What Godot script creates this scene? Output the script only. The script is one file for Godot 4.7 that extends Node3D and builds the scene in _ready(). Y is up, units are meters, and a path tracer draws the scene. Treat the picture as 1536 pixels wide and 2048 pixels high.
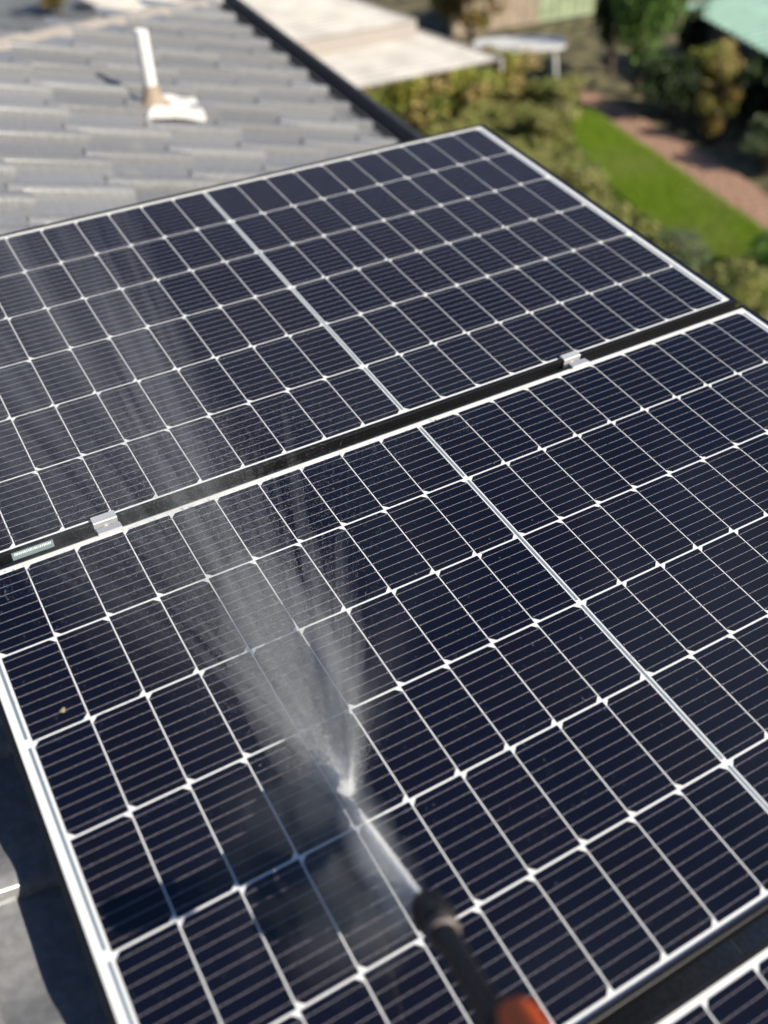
extends Node3D
# Solar panels on a tiled hip roof, one being hosed with a spray lance; garden behind.
# Panel coordinates: u along the long side, v across (towards the viewer), h above the cells.

const TILT := 8.0                 # degrees the panels fall towards +v
const Y0 := 3.5                   # height of the middle panel above the ground
const FOCAL := 1992.0146          # pixels of the 1536 x 2048 photograph
const CAM := Vector3(-0.82615, 0.72803, 1.23721)   # u, v, h
const PITCH_V := 0.168
const PITCH_U := 0.08404
const MID := 0.0040
const HALF_U := 0.8725
const HALF_V := 0.5190
const NEXT := 1.0584
const BETA := 17.0                # the roof falls to +u
const ROOF_H0 := 0.15
const GAUGE := 0.363
const TILE_W := 0.2375

var PB: Basis
var right: Vector3
var down: Vector3
var fwd: Vector3
var cam_at: Vector3
var rng := RandomNumberGenerator.new()
var taken := {}
var M := {}

# ---------------------------------------------------------------- places
func W(u: float, v: float, h: float) -> Vector3:
	return Vector3(0, Y0, 0) + PB * Vector3(u, h, v)

func D(x: float, y: float) -> Vector3:
	return right * ((x - 768.0) / FOCAL) + down * ((y - 1024.0) / FOCAL) + fwd

func G(x: float, y: float, level := 0.0) -> Vector3:
	var d := D(x, y)
	return cam_at + d * ((level - cam_at.y) / d.y)

func P(x: float, y: float, h: float) -> Vector3:      # the point on that sight line h above the panels
	var d := PB.inverse() * D(x, y)
	var c := Vector3(CAM.x, CAM.z, CAM.y)
	var p := c + d * ((h - c.y) / d.y)
	return W(p.x, p.z, p.y)

func roof_at(u: float, v: float, up := 0.0) -> Vector3:
	return W(u, v, -(ROOF_H0 + (u + 0.95) * tan(deg_to_rad(BETA))) + up)

func on_roof(x: float, y: float) -> Vector3:
	var d := PB.inverse() * D(x, y)
	var c := Vector3(CAM.x, CAM.z, CAM.y)
	var t := tan(deg_to_rad(BETA))
	var k := -(c.y + ROOF_H0 + (c.x + 0.95) * t) / (d.y + d.x * t)
	var p := c + d * k
	return W(p.x, p.z, p.y)

# ---------------------------------------------------------------- naming
func numbered(called: String) -> String:
	if not taken.has(called):
		taken[called] = 0
		return called
	taken[called] += 1
	return "%s_%03d" % [called, taken[called]]

func tag(o: Node, label: String, category: String, group := "", kind := "") -> void:
	o.set_meta("label", label)
	if category: o.set_meta("category", category)
	if group: o.set_meta("group", group)
	if kind: o.set_meta("kind", kind)

func thing(called: String, label: String, category: String, t: Transform3D, group := "", kind := "") -> Node3D:
	var o := Node3D.new()
	o.name = numbered(called)
	add_child(o, true)
	o.transform = t
	tag(o, label, category, group, kind)
	return o

func part(called: String, mesh: Mesh, m: Material, parent: Node, t := Transform3D()) -> MeshInstance3D:
	var o := MeshInstance3D.new()
	o.name = called
	o.mesh = mesh
	if m: o.material_override = m
	o.transform = t
	o.cast_shadow = GeometryInstance3D.SHADOW_CASTING_SETTING_ON
	parent.add_child(o, true)
	return o

func single(called: String, mesh: Mesh, m: Material, t: Transform3D, label: String, category: String, group := "", kind := "") -> MeshInstance3D:
	var o := part(numbered(called), mesh, m, self, t)
	tag(o, label, category, group, kind)
	return o

func setting(called: String, mesh: Mesh, m: Material, t := Transform3D()) -> MeshInstance3D:
	var o := part(called, mesh, m, self, t)
	o.set_meta("kind", "structure")
	return o

# ---------------------------------------------------------------- shapes
func start() -> SurfaceTool:
	var st := SurfaceTool.new()
	st.begin(Mesh.PRIMITIVE_TRIANGLES)
	return st

func bx(st: SurfaceTool, size: Vector3, at: Vector3, turn := Basis()) -> void:
	var b := BoxMesh.new()
	b.size = size
	st.append_from(b, 0, Transform3D(turn, at))

func box_mesh(size: Vector3, at := Vector3.ZERO) -> Mesh:
	var st := start()
	bx(st, size, at)
	return st.commit()

func tri(st: SurfaceTool, a: Vector3, b: Vector3, c: Vector3) -> void:
	st.add_vertex(a); st.add_vertex(b); st.add_vertex(c)

func quad(st: SurfaceTool, a: Vector3, b: Vector3, c: Vector3, d: Vector3) -> void:
	tri(st, a, b, c); tri(st, a, c, d)

# A polygon (x, y), counter-clockwise, pushed from z0 to z1 in the axes of t.
func extrude(poly: PackedVector2Array, z0: float, z1: float, t := Transform3D(), smooth := false) -> Mesh:
	var st := start()
	st.set_smooth_group(0 if smooth else -1)
	var n := poly.size()
	for i in n:
		var p := poly[i]
		var q := poly[(i + 1) % n]
		quad(st, t * Vector3(p.x, p.y, z0), t * Vector3(p.x, p.y, z1), t * Vector3(q.x, q.y, z1), t * Vector3(q.x, q.y, z0))
	st.set_smooth_group(-1)
	var idx := Geometry2D.triangulate_polygon(poly)
	for k in range(0, idx.size(), 3):
		var a := poly[idx[k]]
		var b := poly[idx[k + 1]]
		var c := poly[idx[k + 2]]
		if (b - a).cross(c - a) < 0.0:
			var s := b
			b = c
			c = s
		tri(st, t * Vector3(a.x, a.y, z1), t * Vector3(c.x, c.y, z1), t * Vector3(b.x, b.y, z1))
		tri(st, t * Vector3(a.x, a.y, z0), t * Vector3(b.x, b.y, z0), t * Vector3(c.x, c.y, z0))
	st.generate_normals()
	return st.commit()

# A profile (radius, y) turned about y.
func lathe(prof: PackedVector2Array, sides := 28, sharp := 40.0) -> Mesh:
	var st := start()
	for i in prof.size() - 1:
		var a := prof[i]
		var b := prof[i + 1]
		st.set_smooth_group(i + 1 if i > 0 and absf(rad_to_deg((a - prof[i - 1]).angle_to(b - a))) > sharp else 1)
		for k in sides:
			var s := TAU * k / sides
			var e := TAU * (k + 1) / sides
			var a0 := Vector3(a.x * cos(s), a.y, a.x * sin(s))
			var a1 := Vector3(a.x * cos(e), a.y, a.x * sin(e))
			var b0 := Vector3(b.x * cos(s), b.y, b.x * sin(s))
			var b1 := Vector3(b.x * cos(e), b.y, b.x * sin(e))
			if a.x > 1e-6: tri(st, a0, a1, b1)
			if b.x > 1e-6: tri(st, a0, b1, b0)
	st.generate_normals()
	return st.commit()

# Sweep a round section along points with radii.
func tube(pts: PackedVector3Array, radii: PackedFloat32Array, sides := 14) -> Mesh:
	var st := start()
	st.set_smooth_group(1)
	var rings := []
	var side := Vector3.ZERO
	for i in pts.size():
		var d := (pts[mini(i + 1, pts.size() - 1)] - pts[maxi(i - 1, 0)]).normalized()
		if side == Vector3.ZERO:
			side = d.cross(Vector3.UP if absf(d.y) < 0.9 else Vector3.RIGHT).normalized()
		side = (side - d * side.dot(d)).normalized()
		var other := d.cross(side)
		var ring := PackedVector3Array()
		for k in sides:
			var a := TAU * k / sides
			ring.append(pts[i] + (side * cos(a) + other * sin(a)) * radii[i])
		rings.append(ring)
	for i in pts.size() - 1:
		for k in sides:
			var l := (k + 1) % sides
			quad(st, rings[i][k], rings[i + 1][k], rings[i + 1][l], rings[i][l])
	st.set_smooth_group(-1)
	for k in sides:
		var l := (k + 1) % sides
		tri(st, pts[0], rings[0][k], rings[0][l])
		tri(st, pts[-1], rings[-1][l], rings[-1][k])
	st.generate_normals()
	return st.commit()

func poly_sheet(pts: Array, thick := 0.04) -> Mesh:      # a horizontal slab under those corners
	var st := start()
	st.set_smooth_group(-1)
	var flat := PackedVector2Array()
	for p: Vector3 in pts:
		flat.append(Vector2(p.x, p.z))
	var idx := Geometry2D.triangulate_polygon(flat)
	for k in range(0, idx.size(), 3):
		var a: Vector3 = pts[idx[k]]
		var b: Vector3 = pts[idx[k + 1]]
		var c: Vector3 = pts[idx[k + 2]]
		if (b - a).cross(c - a).y > 0.0:
			tri(st, a, c, b)
		else:
			tri(st, a, b, c)
	var n := pts.size()
	for i in n:
		var p: Vector3 = pts[i]
		var q: Vector3 = pts[(i + 1) % n]
		var dn := Vector3(0, -thick, 0)
		quad(st, p, q, q + dn, p + dn)
	st.generate_normals()
	return st.commit()

# ---------------------------------------------------------------- materials
func mat(r: float, g: float, b: float, rough := 0.8, metal := 0.0, spec := 0.5) -> StandardMaterial3D:
	var m := StandardMaterial3D.new()
	m.albedo_color = Color(r, g, b).linear_to_srgb()
	m.roughness = rough
	m.metallic = metal
	m.metallic_specular = spec
	return m

func noise_tex(freq: float, lo: Color, hi: Color, seed_: int, octaves := 4, size := 512, contrast := 0.0) -> NoiseTexture2D:
	var n := FastNoiseLite.new()
	n.noise_type = FastNoiseLite.TYPE_SIMPLEX_SMOOTH
	n.frequency = freq
	n.fractal_octaves = octaves
	n.seed = seed_
	var t := NoiseTexture2D.new()
	t.width = size
	t.height = size
	t.seamless = true
	t.noise = n
	var ramp := Gradient.new()
	ramp.set_color(0, lo)
	ramp.set_color(1, hi)
	ramp.set_offset(0, contrast)
	ramp.set_offset(1, 1.0 - contrast)
	t.color_ramp = ramp
	return t

# base colour times a grain of its own, in the object's own axes
func grained(r: float, g: float, b: float, rough: float, lo: float, hi: float, freq: float, scale: float, seed_: int, metal := 0.0, spec := 0.5) -> StandardMaterial3D:
	var m := mat(r, g, b, rough, metal, spec)
	m.albedo_texture = noise_tex(freq, Color(lo, lo, lo), Color(hi, hi, hi), seed_, 5, 512, 0.22)
	m.uv1_triplanar = true
	m.uv1_world_triplanar = true
	m.uv1_scale = Vector3.ONE * scale
	return m

func make_materials() -> void:
	M.sheet = mat(0.80, 0.81, 0.81, 0.55)
	M.cell = []
	for c in [[0.0022, 0.0022, 0.0078], [0.0028, 0.0023, 0.0074], [0.0019, 0.0022, 0.0072], [0.0028, 0.0023, 0.0064]]:
		M.cell.append(mat(c[0], c[1], c[2], 0.45, 0.0, 0.25))
	M.wire = mat(0.52, 0.475, 0.50, 0.45, 0.35)
	M.ribbon = grained(0.36, 0.45, 0.52, 0.40, 0.75, 1.0, 0.05, 30.0, 3, 0.35)
	M.frame = grained(0.009, 0.009, 0.010, 0.42, 0.55, 1.0, 0.03, 12.0, 4, 0.0, 0.5)
	M.glass = mat(1, 1, 1, 0.06)
	M.glass.albedo_color = Color(1, 1, 1, 0.0)
	M.glass.transparency = BaseMaterial3D.TRANSPARENCY_ALPHA
	M.aluminium = grained(0.78, 0.78, 0.79, 0.42, 0.86, 1.0, 0.04, 25.0, 5, 0.55)
	M.steel = mat(0.42, 0.41, 0.40, 0.3, 1.0)
	M.dark = mat(0.012, 0.012, 0.013, 0.5)
	M.tile = []
	for k in 4:
		var f: float = [1.0, 0.84, 1.14, 0.93][k]
		var t := grained(0.235 * f, 0.238 * f, 0.246 * f, 0.22, 0.86, 1.0, 0.02 + 0.004 * k, 4.0, 20 + k)
		M.tile.append(t)
	M.deck = grained(0.10, 0.10, 0.105, 0.8, 0.7, 1.0, 0.03, 3.0, 9)
	M.mortar = grained(0.38, 0.345, 0.32, 0.85, 0.8, 1.0, 0.03, 4.0, 10)
	M.gutter = grained(0.12, 0.125, 0.13, 0.5, 0.8, 1.0, 0.02, 2.0, 11)
	M.white_paint = grained(0.78, 0.78, 0.76, 0.5, 0.85, 1.0, 0.02, 6.0, 12)
	M.rubber = grained(0.42, 0.33, 0.25, 0.8, 0.8, 1.0, 0.03, 10.0, 13)
	M.plastic = grained(0.011, 0.0115, 0.012, 0.5, 0.6, 1.0, 0.03, 20.0, 14)
	M.worn = grained(0.20, 0.15, 0.13, 0.5, 0.35, 1.0, 0.03, 30.0, 15)
	M.orange = grained(0.90, 0.13, 0.016, 0.42, 0.85, 1.0, 0.03, 20.0, 16)
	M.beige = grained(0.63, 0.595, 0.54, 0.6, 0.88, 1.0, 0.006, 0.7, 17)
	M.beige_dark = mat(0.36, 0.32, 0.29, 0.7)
	M.wall = grained(0.48, 0.42, 0.36, 0.85, 0.8, 1.0, 0.02, 1.0, 18)
	M.mint = grained(0.32, 0.52, 0.42, 0.55, 0.85, 1.0, 0.01, 0.6, 19)
	M.soil = grained(0.20, 0.175, 0.085, 0.95, 0.45, 1.0, 0.012, 0.35, 21)
	M.lawn = grained(0.21, 0.30, 0.022, 0.95, 0.5, 1.0, 0.02, 0.5, 22)
	M.mulch = grained(0.54, 0.32, 0.215, 0.95, 0.55, 1.0, 0.03, 0.8, 23)
	M.concrete = grained(0.20, 0.215, 0.225, 0.85, 0.7, 1.0, 0.01, 0.3, 24)
	M.fence_tan = grained(0.36, 0.29, 0.22, 0.7, 0.85, 1.0, 0.01, 0.6, 25)
	M.fence_green = grained(0.34, 0.40, 0.25, 0.7, 0.85, 1.0, 0.01, 0.6, 26)
	M.bark = grained(0.10, 0.075, 0.05, 0.9, 0.5, 1.0, 0.03, 3.0, 27)
	M.leaf = mat(1, 1, 1, 0.6, 0.0, 0.4)
	M.leaf.vertex_color_use_as_albedo = true
	M.leaf.backlight_enabled = true
	M.leaf.backlight = Color(0.45, 0.45, 0.45)
	M.leaf.cull_mode = BaseMaterial3D.CULL_DISABLED
	M.drop = mat(1, 1, 1, 0.02)
	M.drop.albedo_color = Color(1, 1, 1, 0.02)
	M.drop.transparency = BaseMaterial3D.TRANSPARENCY_ALPHA
	M.drop.refraction_enabled = true
	M.drop.refraction_scale = 0.033
	M.foam = mat(0.94, 0.95, 0.96, 0.35)
	M.fleck = grained(0.55, 0.47, 0.28, 0.8, 0.5, 1.0, 0.05, 80.0, 28)
	M.sticker = mat(0.20, 0.28, 0.30, 0.5)
	M.print = mat(0.80, 0.84, 0.86, 0.5)

# ---------------------------------------------------------------- solar panels
func cell_mesh(flip: bool) -> Mesh:
	var hu := (PITCH_U - 0.0024) / 2.0
	var hv := (PITCH_V - 0.0036) / 2.0
	var c := 0.0085
	var pts: Array = [Vector2(-hu, -hv + c), Vector2(-hu + c, -hv), Vector2(hu, -hv), Vector2(hu, hv), Vector2(-hu + c, hv), Vector2(-hu, hv - c)]
	if flip:
		for i in pts.size():
			pts[i] = Vector2(-pts[i].x, pts[i].y)
		pts.reverse()
	# (u, v) seen from above: x right, z towards the viewer
	var st := start()
	st.set_smooth_group(-1)
	var n := pts.size()
	for i in range(1, n - 1):
		var a: Vector2 = pts[0]
		var b: Vector2 = pts[i]
		var d: Vector2 = pts[i + 1]
		tri(st, Vector3(a.x, 0, a.y), Vector3(b.x, 0, b.y), Vector3(d.x, 0, d.y))
	for i in n:
		var p: Vector2 = pts[i]
		var q: Vector2 = pts[(i + 1) % n]
		quad(st, Vector3(p.x, 0, p.y), Vector3(p.x, -0.0005, p.y), Vector3(q.x, -0.0005, q.y), Vector3(q.x, 0, q.y))
	st.generate_normals()
	return st.commit()

func busbar_mesh() -> Mesh:
	var st := start()
	var hu := (PITCH_U - 0.0024) / 2.0 - 0.0025
	for k in 9:
		var z := (k - 4) * 0.01805
		bx(st, Vector3(2.0 * hu, 0.0003, 0.00040), Vector3(0, 0.00018, z))
		for j in 7:
			var x := lerpf(-hu, hu, j / 6.0)
			var end := j == 0 or j == 6
			bx(st, Vector3(0.0013 if end else 0.0009, 0.0004, 0.0014 if end else 0.0009), Vector3(x, 0.00022, z))
	return st.commit()

var cellL: Mesh
var cellR: Mesh
var bus: Mesh

func ribbon_runs(odd: bool) -> Array:      # which rows a ribbon joins
	return [[0, 1], [1, 3], [3, 5], [5, 6]] if odd else [[0, 2], [2, 4], [4, 6]]

func solar_panel(label: String, v0: float, u0: float) -> Node3D:
	var o := thing("solar_panel", label, "solar panel", Transform3D(PB, W(u0, v0, 0)), "solar panels in a row on the roof")
	part("backsheet", box_mesh(Vector3(2 * HALF_U - 0.006, 0.003, 2 * HALF_V - 0.006), Vector3(0, -0.0021, 0)), M.sheet, o)
	for half in [-1, 1]:
		for i in 10:
			for j in 6:
				var left: bool = (j % 2 == 0) == (half < 0)
				var u: float = half * (MID + PITCH_U * (i + 0.5))
				var v := (j - 2.5) * PITCH_V
				var c := part("cell", cellL if left else cellR, M.cell[rng.randi() % 4], o, Transform3D(Basis(), Vector3(u, 0, v)))
				part("busbars", bus, M.wire, c)
	for run in ribbon_runs(true):
		var a: float = (run[0] - 3) * PITCH_V + 0.006
		var b: float = (run[1] - 3) * PITCH_V - 0.006
		part("ribbon", box_mesh(Vector3(0.0042, 0.0004, b - a), Vector3(0, 0.0, (a + b) / 2)), M.ribbon, o)
	for side in [-1, 1]:
		for run in ribbon_runs(false):
			var a: float = (run[0] - 3) * PITCH_V + 0.008
			var b: float = (run[1] - 3) * PITCH_V - 0.008
			part("ribbon", box_mesh(Vector3(0.0046, 0.0004, b - a), Vector3(side * 0.8500, 0.0, (a + b) / 2)), M.ribbon, o)
	# frame: four extruded bars, with a lip over the glass, a wall and a foot
	var prof := PackedVector2Array([Vector2(0, -0.031), Vector2(0.028, -0.031), Vector2(0.028, -0.0295), Vector2(0.0018, -0.0295), Vector2(0.0018, 0.0020), Vector2(0.0085, 0.0022), Vector2(0.0088, 0.0030), Vector2(0.0082, 0.0036), Vector2(0.0010, 0.0036), Vector2(0.0003, 0.0033), Vector2(0, 0.0026)])
	var long_bar := extrude(prof, -HALF_U + 0.0001, HALF_U - 0.0001)
	var short_bar := extrude(prof, -HALF_V + 0.0092, HALF_V - 0.0092)
	for s in [-1, 1]:
		part("frame_bar", long_bar, M.frame, o, Transform3D(Basis(Vector3(0, 0, -s), Vector3.UP, Vector3(s, 0, 0)), Vector3(0, 0, s * HALF_V)))
		part("frame_bar", short_bar, M.frame, o, Transform3D(Basis(Vector3(-s, 0, 0), Vector3.UP, Vector3(0, 0, -s)), Vector3(s * HALF_U, 0, 0)))
	var gl := PlaneMesh.new()
	gl.size = Vector2(2 * HALF_U - 0.01, 2 * HALF_V - 0.01)
	part("glass", gl, M.glass, o, Transform3D(Basis(), Vector3(0, 0.0021, 0)))
	return o

func panel_clamp(u: float, v: float, label: String) -> void:
	var o := thing("panel_clamp", label, "clamp", Transform3D(PB, W(u, v, 0.0036)), "mid clamps holding the panels")
	# U section: flanges on both frames, web in the gap; extruded along u
	var t := 0.0032
	var prof := PackedVector2Array([Vector2(-0.0225, 0.0002), Vector2(-0.0090, 0.0002), Vector2(-0.0090, -0.0180), Vector2(0.0090, -0.0180), Vector2(0.0090, 0.0002), Vector2(0.0225, 0.0002), Vector2(0.0228, 0.0020), Vector2(0.0218, 0.0020 + t), Vector2(0.0135, t + 0.0006), Vector2(0.0075, t), Vector2(0.0062, t - 0.001), Vector2(0.0062, -0.0148), Vector2(-0.0062, -0.0148), Vector2(-0.0062, t - 0.001), Vector2(-0.0075, t), Vector2(-0.0135, t + 0.0006), Vector2(-0.0218, 0.0020 + t), Vector2(-0.0228, 0.0020)])
	# profile x is v, extruded along u
	part("bracket", extrude(prof, -0.021, 0.021, Transform3D(Basis(Vector3(0, 0, 1), Vector3.UP, Vector3(-1, 0, 0)), Vector3.ZERO)), M.aluminium, o)
	var b := part("bolt", lathe(PackedVector2Array([Vector2(0.0001, -0.0060), Vector2(0.0028, -0.0060), Vector2(0.0030, -0.0075), Vector2(0.0056, -0.0075), Vector2(0.0060, -0.0085), Vector2(0.0060, -0.0146)]), 20), M.steel, o)
	part("socket", lathe(PackedVector2Array([Vector2(0.0001, -0.0057), Vector2(0.0024, -0.0058), Vector2(0.0025, -0.0062)]), 6), M.dark, b)

# ---------------------------------------------------------------- roof
func tile_mesh(k: int) -> Mesh:
	var prof := [Vector2(-0.004, 0.001), Vector2(0.02, 0.0), Vector2(0.07, 0.0006), Vector2(0.12, 0.0), Vector2(0.145, 0.003), Vector2(0.165, 0.0095), Vector2(0.185, 0.0190), Vector2(0.203, 0.0255), Vector2(0.218, 0.0275), Vector2(0.231, 0.0255), Vector2(0.239, 0.0200), Vector2(0.242, 0.0120), Vector2(0.2425, -0.004)]
	var length := GAUGE + 0.055
	var xs := [0.0, length - 0.012, length - 0.003, length]
	var st := start()
	st.set_smooth_group(1)
	var r := RandomNumberGenerator.new()
	r.seed = 70 + k
	var wob := r.randf_range(-0.002, 0.002)
	var at := func(i: int, j: int) -> Vector3:
		var p: Vector2 = prof[j]
		var drop: float = [0.0, 0.0, 0.0025, 0.008][i]
		return Vector3(xs[i], p.y - drop + 0.016 + wob * p.x * 4.0, p.x)
	for i in 3:
		for j in prof.size() - 1:
			quad(st, at.call(i, j), at.call(i + 1, j), at.call(i + 1, j + 1), at.call(i, j + 1))
	st.set_smooth_group(-1)
	for j in prof.size() - 1:      # butt face
		var a: Vector3 = at.call(3, j)
		var b: Vector3 = at.call(3, j + 1)
		quad(st, a, Vector3(a.x, minf(a.y, 0.0) - 0.012, a.z), Vector3(b.x, minf(b.y, 0.0) - 0.012, b.z), b)
	st.generate_normals()
	return st.commit()

func build_roof() -> void:
	var be := deg_to_rad(BETA)
	var a_dir := PB * Vector3(cos(be), -sin(be), 0)
	var n_dir := PB * Vector3(sin(be), cos(be), 0)
	var v_dir := PB * Vector3(0, 0, 1)
	var eave := 1.66
	var corner_v := -5.56
	var house := thing("tiled_house", "house with a dark grey tiled hip roof carrying the solar panels", "house", Transform3D())
	# deck under the tiles
	var st := start()
	st.set_smooth_group(-1)
	var lowv := -3.97 + 0.963 * 0.01
	var hip := func(u: float) -> float: return lowv - 0.963 * u
	var up_u := -2.9
	quad(st, roof_at(up_u, hip.call(up_u), -0.02), roof_at(eave, hip.call(eave), -0.02), roof_at(eave, 4.0, -0.02), roof_at(up_u, 4.0, -0.02))
	var low := func(u: float, v: float) -> Vector3:
		var p := roof_at(u, v, -0.03)
		return p
	# the face beyond the hip falls away from the viewer
	var h0: Vector3 = low.call(up_u, hip.call(up_u))
	var h1: Vector3 = low.call(eave, hip.call(eave))
	var far0 := h1 + PB * Vector3(-4.6, 0, 0)
	tri(st, h0, far0, h1)
	st.generate_normals()
	var deck := part("roof", st.commit(), M.deck, house)
	var meshes := [tile_mesh(0), tile_mesh(1), tile_mesh(2)]
	var tip := deg_to_rad(-3.2)
	for i in range(-3, 6):
		var joint_u := -0.302 + i * GAUGE * cos(be)          # the upper end of the course
		for j in range(-25, 16):
			var v := -2.405 + j * TILE_W + (TILE_W * 0.5 if posmod(i, 2) == 1 else 0.0) - TILE_W
			var mid_u := joint_u + 0.18
			if v + 0.12 < hip.call(mid_u) - 0.02:
				continue
			if v > 1.2 or joint_u > eave - 0.05:
				continue
			var basis := Basis(a_dir, n_dir, v_dir) * Basis(Vector3(0, 0, 1), -tip)
			basis = basis * Basis(Vector3.UP, rng.randf_range(-0.006, 0.006))
			if joint_u > eave - 0.34: basis = basis * Basis().scaled(Vector3(0.52, 1, 1))
			part("tile", meshes[rng.randi() % 3], M.tile[rng.randi() % 4], deck, Transform3D(basis, roof_at(joint_u - 0.055 * cos(be), v, 0.0 + rng.randf_range(-0.001, 0.001))))
	# hip caps
	var capst := start()
	capst.set_smooth_group(1)
	var cap_len := 0.40
	var segs := 9
	for k in segs:
		var a0 := PI * k / segs
		var a1 := PI * (k + 1) / segs
		for e in 2:
			var r0 := 0.040 + 0.006 * e
			var r1 := 0.040 + 0.006 * (e + 1)
			var x0 := cap_len * 0.5 * e
			var x1 := cap_len * 0.5 * (e + 1)
			quad(capst, Vector3(x0, sin(a0) * r0, cos(a0) * r0), Vector3(x0, sin(a1) * r0, cos(a1) * r0), Vector3(x1, sin(a1) * r1, cos(a1) * r1), Vector3(x1, sin(a0) * r1, cos(a0) * r1))
		capst.set_smooth_group(-1)
		quad(capst, Vector3(cap_len, sin(a0) * 0.052, cos(a0) * 0.052), Vector3(cap_len, sin(a1) * 0.052, cos(a1) * 0.052), Vector3(cap_len, sin(a1) * 0.034, cos(a1) * 0.034), Vector3(cap_len, sin(a0) * 0.034, cos(a0) * 0.034))
		capst.set_smooth_group(1)
	capst.generate_normals()
	var cap := capst.commit()
	var hip_dir := (roof_at(1.0, hip.call(1.0)) - roof_at(0.0, hip.call(0.0))).normalized()
	var hip_side := hip_dir.cross(Vector3.UP).normalized()
	var hip_basis := Basis(hip_dir, hip_side.cross(hip_dir).normalized(), hip_side)
	if hip_basis.determinant() < 0: hip_basis = Basis(hip_dir, hip_side.cross(hip_dir).normalized(), -hip_side)
	var du := cap_len * 0.88 / roof_at(1.0, hip.call(1.0)).distance_to(roof_at(0.0, hip.call(0.0)))
	for k in range(0, 10):
		var u := eave - 0.33 - k * du
		part("hip_cap", cap, M.mortar, deck, Transform3D(hip_basis * Basis(Vector3.RIGHT, rng.randf_range(-0.03, 0.03)), roof_at(u, hip.call(u), 0.005)))
	# gutter along the eave
	var gp := PackedVector2Array([Vector2(0, 0), Vector2(0, -0.09), Vector2(0.11, -0.09), Vector2(0.125, -0.005), Vector2(0.135, 0.004), Vector2(0.122, 0.010), Vector2(0.114, 0.0), Vector2(0.102, -0.081), Vector2(0.008, -0.081), Vector2(0.008, 0.0)])
	var ge := roof_at(eave - 0.03, 0, 0.035)
	part("gutter", extrude(gp, corner_v - 0.1, 4.0, Transform3D(Basis(PB * Vector3.RIGHT, PB * Vector3.UP, v_dir), ge)), M.gutter, house)
	var wtop := roof_at(eave, 0).y - 0.12
	part("wall", box_mesh(Vector3(0.2, wtop, 9.3), Vector3(eave - 0.45, wtop / 2.0, -0.65)), M.wall, house)

func build_vent() -> void:
	var base := on_roof(312, 232)
	var be := deg_to_rad(BETA)
	var basis := Basis(PB * Vector3(cos(be), -sin(be), 0), PB * Vector3(sin(be), cos(be), 0), PB * Vector3(0, 0, 1))
	var o := thing("vent_pipe", "white vent pipe rising from the grey tiles through a white flashing sheet", "vent pipe", Transform3D(Basis(), base))
	var nrm := basis.y
	var q := [on_roof(292, 254) - base, on_roof(318, 216) - base, on_roof(384, 222) - base, on_roof(408, 260) - base]
	var fl := start()
	fl.set_smooth_group(-1)
	# a lead sheet dressed over the tiles
	var nx := 8
	var nz := 6
	var top := func(i: int, j: int) -> Vector3:
		var e0: Vector3 = (q[1] as Vector3).lerp(q[2], float(i) / nx)
		var e1: Vector3 = (q[0] as Vector3).lerp(q[3], float(i) / nx)
		return e0.lerp(e1, float(j) / nz) + nrm * (0.060 + 0.004 * sin(j * 1.7 + i * 0.9))
	for i in nx:
		for j in nz:
			quad(fl, top.call(i, j), top.call(i + 1, j), top.call(i + 1, j + 1), top.call(i, j + 1))
	var dn := nrm * -0.02
	for i in nx:
		quad(fl, top.call(i, nz), top.call(i + 1, nz), top.call(i + 1, nz) + dn, top.call(i, nz) + dn)
	for j in nz:
		quad(fl, top.call(0, j), top.call(0, j + 1), top.call(0, j + 1) + dn, top.call(0, j) + dn)
	fl.generate_normals()
	part("flashing", fl.commit(), M.white_paint, o)
	part("boot", lathe(PackedVector2Array([Vector2(0.075, 0.035), Vector2(0.062, 0.052), Vector2(0.042, 0.075), Vector2(0.034, 0.105), Vector2(0.032, 0.125), Vector2(0.022, 0.125)]), 20), M.rubber, o)
	part("pipe", lathe(PackedVector2Array([Vector2(0.027, 0.02), Vector2(0.027, 0.335), Vector2(0.025, 0.339), Vector2(0.022, 0.335), Vector2(0.022, 0.25), Vector2(0.0001, 0.25)]), 20), M.white_paint, o)

func build_rails() -> void:
	for k in 2:
		var u: float = [-0.612, 0.397][k]
		var o := thing("mounting_rail", ["aluminium rail under the clamp beside the frame sticker", "aluminium rail under the clamp far from the frame sticker"][k], "rail", Transform3D(PB, W(u, 0, 0)), "rails under the panels")
		var prof := PackedVector2Array([Vector2(-0.018, -0.075), Vector2(0.018, -0.075), Vector2(0.018, -0.0315), Vector2(0.006, -0.0315), Vector2(0.006, -0.040), Vector2(-0.006, -0.040), Vector2(-0.006, -0.0315), Vector2(-0.018, -0.0315)])
		part("beam", extrude(prof, -1.62, 1.66), M.aluminium, o)
		for v in [-1.3, -0.25, 0.8]:
			var deep := ROOF_H0 + (u + 0.95) * tan(deg_to_rad(BETA)) - 0.005
			part("leg", box_mesh(Vector3(0.03, deep - 0.075, 0.03), Vector3(0, -0.0752 - (deep - 0.075) / 2.0, v)), M.aluminium, o)

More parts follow.
